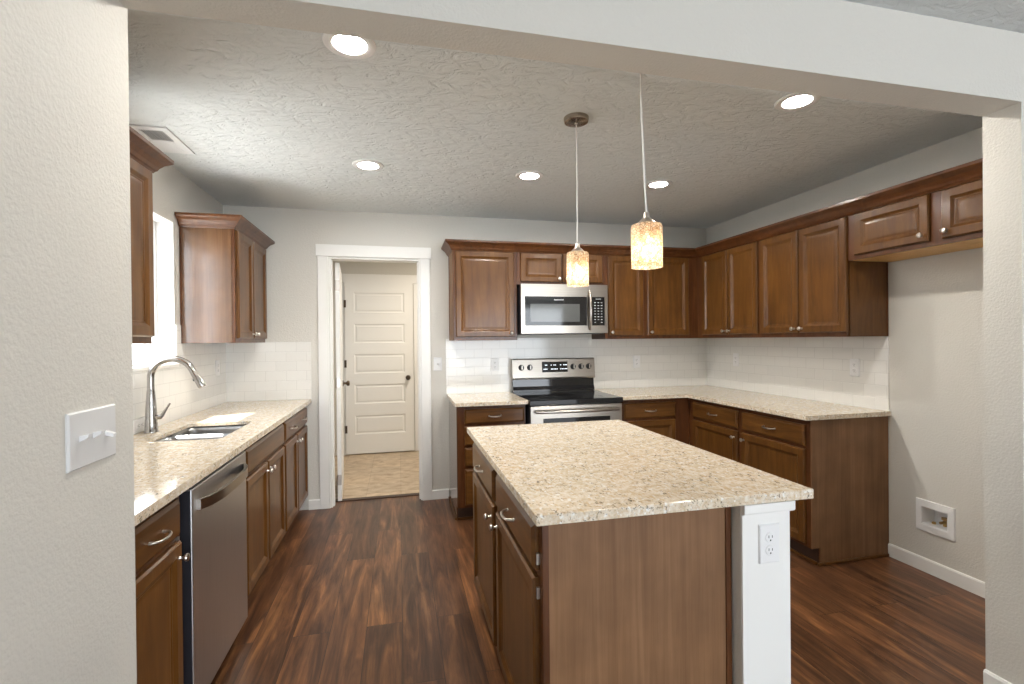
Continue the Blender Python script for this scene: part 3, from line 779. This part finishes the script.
obj('handle', bm, 'steel', od, True)
obj('storage_drawer', box(BM(), -RW+.006, RW-.006, yy(3.609), yy(3.645), .045, .215, .004), 'steel', rg)

# ------------------------------------------------------------------ microwave
MX0, MX1 = .981, 1.749
mw = empty('microwave', ((MX0+MX1)/2, YB-.01, 1.433), 0, 'stainless microwave mounted over the range', 'microwave')
MW_ = (MX1-MX0)/2; mc = (MX0+MX1)/2; my = lambda y: y-(YB-.01); H_ = .415
obj('case', box(BM(), -MW_+.002, MW_-.002, my(3.90), 0, .004, H_), 'navy', mw)
bm = holed(BM(), 'y', my(3.862), my(3.899), -MW_, 1.587-mc, .004, H_, [(1.014-mc, 1.560-mc, .068, .312)])
md = obj('door', bm, 'steel', mw)
gl = obj('door_glass', box(BM(), 1.014-mc, 1.560-mc, my(3.864), my(3.894), .068, .312, .001), 'black_glass', md)
obj('window', box(BM(), 1.060-mc, 1.495-mc, my(3.8635), my(3.866), .100, .250), 'win_glass', gl)
bm = BM()
for k in range(9): box(bm, 1.268-mc+.0095*k, 1.268-mc+.0095*k+.006, my(3.8632), my(3.8642), .280, .290)
obj('maker_mark', bm, 'mark', gl)
bm = BM(); mp_ = []
for k in range(11):
    q = -1+2*k/10; mp_.append((1.590-mc-.010, my(3.850-.030*(1-q*q)), .197+q*.165))
tube(bm, mp_, [.010, .011] + [.012]*7 + [.011, .010], 12)
for s in (-1, 1): tube(bm, [(1.580-mc, my(3.865), .197+s*.155), (1.580-mc, my(3.85), .197+s*.158)], .009, 10)
obj('handle', bm, 'steel', md, True)
bm = holed(BM(), 'y', my(3.862), my(3.899), 1.589-mc, MW_, .004, H_, [(1.606-mc, 1.722-mc, .068, .312)])
cp_ = obj('control_panel', bm, 'steel', mw)
kp = obj('keypad', box(BM(), 1.606-mc, 1.722-mc, my(3.864), my(3.894), .068, .312, .001), 'black_glass', cp_)
for r in range(8):
    for c in range(3):
        if r == 0 and c == 1: continue
        x = 1.634-mc+.030*c; z = .095+.024*r
        obj('key', box(BM(), x-.007, x+.007, my(3.8632), my(3.8642), z-.003, z+.003), 'mark', cp_)
obj('key_label', box(BM(), 1.640-mc, 1.690-mc, my(3.8632), my(3.8642), .292, .296), 'mark', cp_)
obj('vent_strip', box(BM(), -MW_+.02, MW_-.02, my(3.905), my(4.2), -.003, .004), 'black', mw)

# ------------------------------------------------------------------ outlets and switches
def plate(name, loc, rz, label, cat, w=.072, h=.118, kind='duplex', group=None, n=1, states=(1,)):
    """local: plate in x-z plane, facing -y"""
    t = empty(name, loc, rz, label, cat, group)
    bm = nested(BM(), [(-w/2, w/2, -h/2, h/2, 0), (-w/2, w/2, -h/2, h/2, -.003), (-w/2+.003, w/2-.003, -h/2+.003, h/2-.003, -.0062)])
    obj('cover_plate', bm, 'plate' if kind == 'toggle' else 'white_plastic', t)
    if kind == 'duplex':
        for s in (-1, 1):
            hx, hz = (0, s*.0195) if h > w else (s*.0195, 0)
            r = obj('receptacle', lathe(BM(), [(.0165, 0), (.0165, .0018), (.015, .0025), (0, .0025)], 20, aim((hx, -.006, hz), (0, -1, 0))), 'white_plastic', t)
            b2 = BM()
            for dx, dz, a, b in ((-.006, .003, .0011, .004), (.006, .003, .0011, .0035), (0, -.008, .0022, .0022)):
                if w > h: dx, dz, a, b = dz, dx, b, a
                box(b2, hx+dx-a, hx+dx+a, -.0090, -.0084, hz+dz-b, hz+dz+b)
            obj('slots', b2, 'slot', r)
    else:
        for i in range(n):
            cx = (i-(n-1)/2)*.046; st = states[i % len(states)]
            g = obj('toggle', xprism(BM(), [(-.006, -.006+st*.001), (-.022, st*.008-.003), (-.023, st*.008+.004), (-.006, .006+st*.002)], cx-.006, cx+.006), 'white_plastic', t)
    return t
plate('switch_plate', (XW, 1.254, 1.182), R90, 'white triple toggle switch on the foreground left wall', 'light switch', .170, .121, 'toggle', None, 3, (1, 1, -1))
plate('switch_plate', (.326, YB, 1.180), 0, 'white toggle switch between the doorway and the tile', 'light switch', .072, .118, 'toggle')
plate('outlet', (.832, YB-.008, 1.163), 0, 'white outlet in the tile left of the range', 'outlet')
plate('outlet', (2.222, YB-.008, 1.163), 0, 'white outlet in the back wall tile right of the range', 'outlet')
plate('outlet', (XR-.008, 3.825, 1.183), -R90, 'white outlet in the right wall tile near the corner', 'outlet')
plate('outlet', (XR-.008, 2.646, 1.175), -R90, 'white outlet in the right wall tile near the refrigerator space', 'outlet')
plate('outlet', (XL+.008, 4.064, 1.196), R90, 'white outlet in the sink wall tile under the far upper cabinet', 'outlet')
plate('outlet', (XL+.008, 2.930, .955), R90, 'white sideways outlet low on the tile behind the faucet', 'outlet', .125, .072)
plate('outlet', (1.090, 1.256, .758), 0, 'white outlet on the white end post of the island', 'outlet')

# refrigerator water supply box in the right wall
wb = empty('water_box', (XR, 2.155, .33), -R90, 'white recessed water supply box low on the wall of the refrigerator space', 'water box')
bm = BM(); w2, h2, wi, hi = .104, .093, .067, .0485
def hl(o): return o
bm = BM()
rects = [(-w2, w2, -h2, h2), (-w2+.003, w2-.003, -h2+.003, h2-.003), (-wi-.004, wi+.004, -hi-.004, hi+.004), (-wi+.0005, wi-.0005, -hi+.004, hi+.003), (-wi+.0005, wi-.0005, -hi+.004, hi+.003)]
ys = [-.0005, -.010, -.012, -.008, .085]
rings = [[bm.verts.new(v) for v in ((a, y, c), (b, y, c), (b, y, d), (a, y, d))] for (a, b, c, d), y in zip(rects, ys)]
for r, q in zip(rings, rings[1:]):
    for i in range(4): bm.faces.new((r[i], r[(i+1) % 4], q[(i+1) % 4], q[i]))
bm.faces.new(rings[-1])
obj('housing', bm, 'white_plastic', wb)
bm = BM(); tube(bm, [(.018, .045, -.043), (.018, .045, -.012)], .009, 12); tube(bm, [(.018, .045, -.020), (.018, .012, -.020)], .008, 12); tube(bm, [(.018, .045, -.006), (.018, .045, .006)], .016, 14)
obj('valve', bm, 'brass', wb, True)
obj('pipe_stub', lathe(BM(), [(.010, 0), (.010, .010), (.006, .012), (0, .012)], 14, Matrix.Translation((-.03, .03, -.0435))), 'brass', wb)

# ------------------------------------------------------------------ ceiling fittings
def can(x, y, label):
    t = empty('downlight', (x, y, ZC), 0, label, 'downlight', 'recessed ceiling lights')
    obj('trim_ring', lathe(BM(), [(.094, 0), (.093, -.005), (.090, -.007), (.062, -.007), (.060, -.006), (.060, 0)], 40, cap=False), 'white_plastic', t, True)
    obj('lens', lathe(BM(), [(0, -.002), (.0598, -.002), (.0598, -.0005), (0, -.0005)], 40, cap=False), 'lens', t)
can(-.165, 1.862, 'round recessed downlight at the upper left, closest to the header')
can(-.177, 3.122, 'round recessed downlight in the back row above the doorway side')
can(.857, 3.110, 'round recessed downlight in the middle of the back row')
can(1.800, 3.100, 'round recessed downlight behind the nearer pendant')
can(1.806, 1.880, 'round recessed downlight at the upper right beside the header')

vt = empty('ceiling_vent', (-1.222, 2.95, ZC), 0, 'white air vent in the ceiling beside the near left upper cabinet', 'vent')
bm = holed(BM(), 'x', 0, .008, -.175, .175, -.088, .088, [(-.135, .135, -.055, .055)])
bmesh.ops.rotate(bm, verts=bm.verts, cent=(0, 0, 0), matrix=Matrix.Rotation(R90, 3, 'Y')); 
obj('vent_frame', bm, 'white_plastic', vt)
bm = BM()
for k in range(12):
    x = -.052+.0095*k
    vs = [bm.verts.new(v) for v in ((x, -.134, -.002), (x+.007, -.134, -.007), (x+.007, .134, -.007), (x, .134, -.002))]; bm.faces.new(vs)
lo = obj('louvers', bm, 'white_plastic', vt)
lo.modifiers.new('thickness', 'SOLIDIFY').thickness = .0012
obj('duct', box(BM(), -.055, .055, -.135, .0, -.0015, -.0005), 'grey_plastic', vt)
obj('blank_plate', box(BM(), -.055, .055, .0, .135, -.0075, -.0005), 'white_plastic', vt)

def pendant(x, y, ztop, zbot, r, sway, label):
    t = empty('pendant_lamp', (x, y, ZC), 0, label, 'pendant lamp', 'pendant lamps over the island')
    obj('canopy', lathe(BM(), [(0, 0), (.062, 0), (.062, -.010), (.058, -.022), (.048, -.026), (.012, -.028), (.010, -.036), (0, -.036)], 32, Matrix.Translation((sway, 0, 0)), cap=False), 'canopy', t, True)
    zt = ztop-ZC
    pts = [(sway, 0, -.03)] + [(sway*(1-k/12)*(1+.45*math.sin(PI*k/6)*(k/12)) + sway*.45*math.sin(PI*k/12)*k/12, 0, -.03+(zt+.045+.03)*k/12) for k in range(1, 12)] + [(0, 0, zt+.045), (0, 0, zt+.02)]
    obj('cord', tube(BM(), pts, .0034, 8), 'cord', t, True)
    obj('socket_cap', lathe(BM(), [(0, zt+.040), (.010, zt+.040), (.013, zt+.020), (.020, zt+.016), (.030, zt+.006), (.032, zt-.002), (0, zt-.002)], 24, cap=False), 'nickel', t, True)
    zb = zbot-ZC
    prof = [(.020, zt-.001), (r-.012, zt-.001), (r-.003, zt-.004), (r, zt-.012), (r, zb), (r-.003, zb), (r-.003, zt-.014), (r-.010, zt-.005), (.020, zt-.005)]
    sh = obj('lamp_shade', lathe(BM(), prof, 48, cap=False), 'shade', t, True)
    zc = zb+.044
    obj('bulb', lathe(BM(), [(0, zc-.024), (.012, zc-.021), (.021, zc-.010), (.023, zc), (.020, zc+.013), (.013, zc+.030), (.011, zc+.045), (0, zc+.047)], 20, cap=False), 'bulb', t, True)
    obj('lamp_holder', lathe(BM(), [(0, zt-.006), (.016, zt-.006), (.016, zc+.048), (0, zc+.048)], 20, cap=False), 'white_plastic', t, True)
pendant(.864, 2.256, 1.817, 1.650, .0545, 0.0, 'farther pendant lamp with a crackled amber glass shade and bronze canopy')
pendant(.880, 1.600, 1.802, 1.643, .0555, -.020, 'nearer pendant lamp with a crackled amber glass shade on a wavy cord')

# unseen fill light added to brighten the room beyond the doorway
ld = bpy.data.lights.new('hall_fill', 'AREA'); ld.shape = 'DISK'; ld.size = .3; ld.energy = FARFILL; ld.color = (1, .90, .77)
lo_ = bpy.data.objects.new('hall_fill', ld); COL.objects.link(lo_); lo_.location = (.55, 5.2, ZC-.06)

# repeats share a group
GROUPS = {'base_cabinet': 'base cabinets along the walls', 'drawer_cabinet': 'base cabinets along the walls', 'wall_cabinet': 'upper cabinets along the walls',
          'island_cabinet': 'cabinets in the island', 'outlet': 'white wall outlets', 'switch_plate': 'white light switches',
          'countertop': 'speckled granite countertops', 'crown_moulding': 'crown mouldings on the upper cabinets'}
for o in list(COL.objects):
    k = o.name.split('.')[0]
    if o.parent is None and k in GROUPS: o['group'] = GROUPS[k]
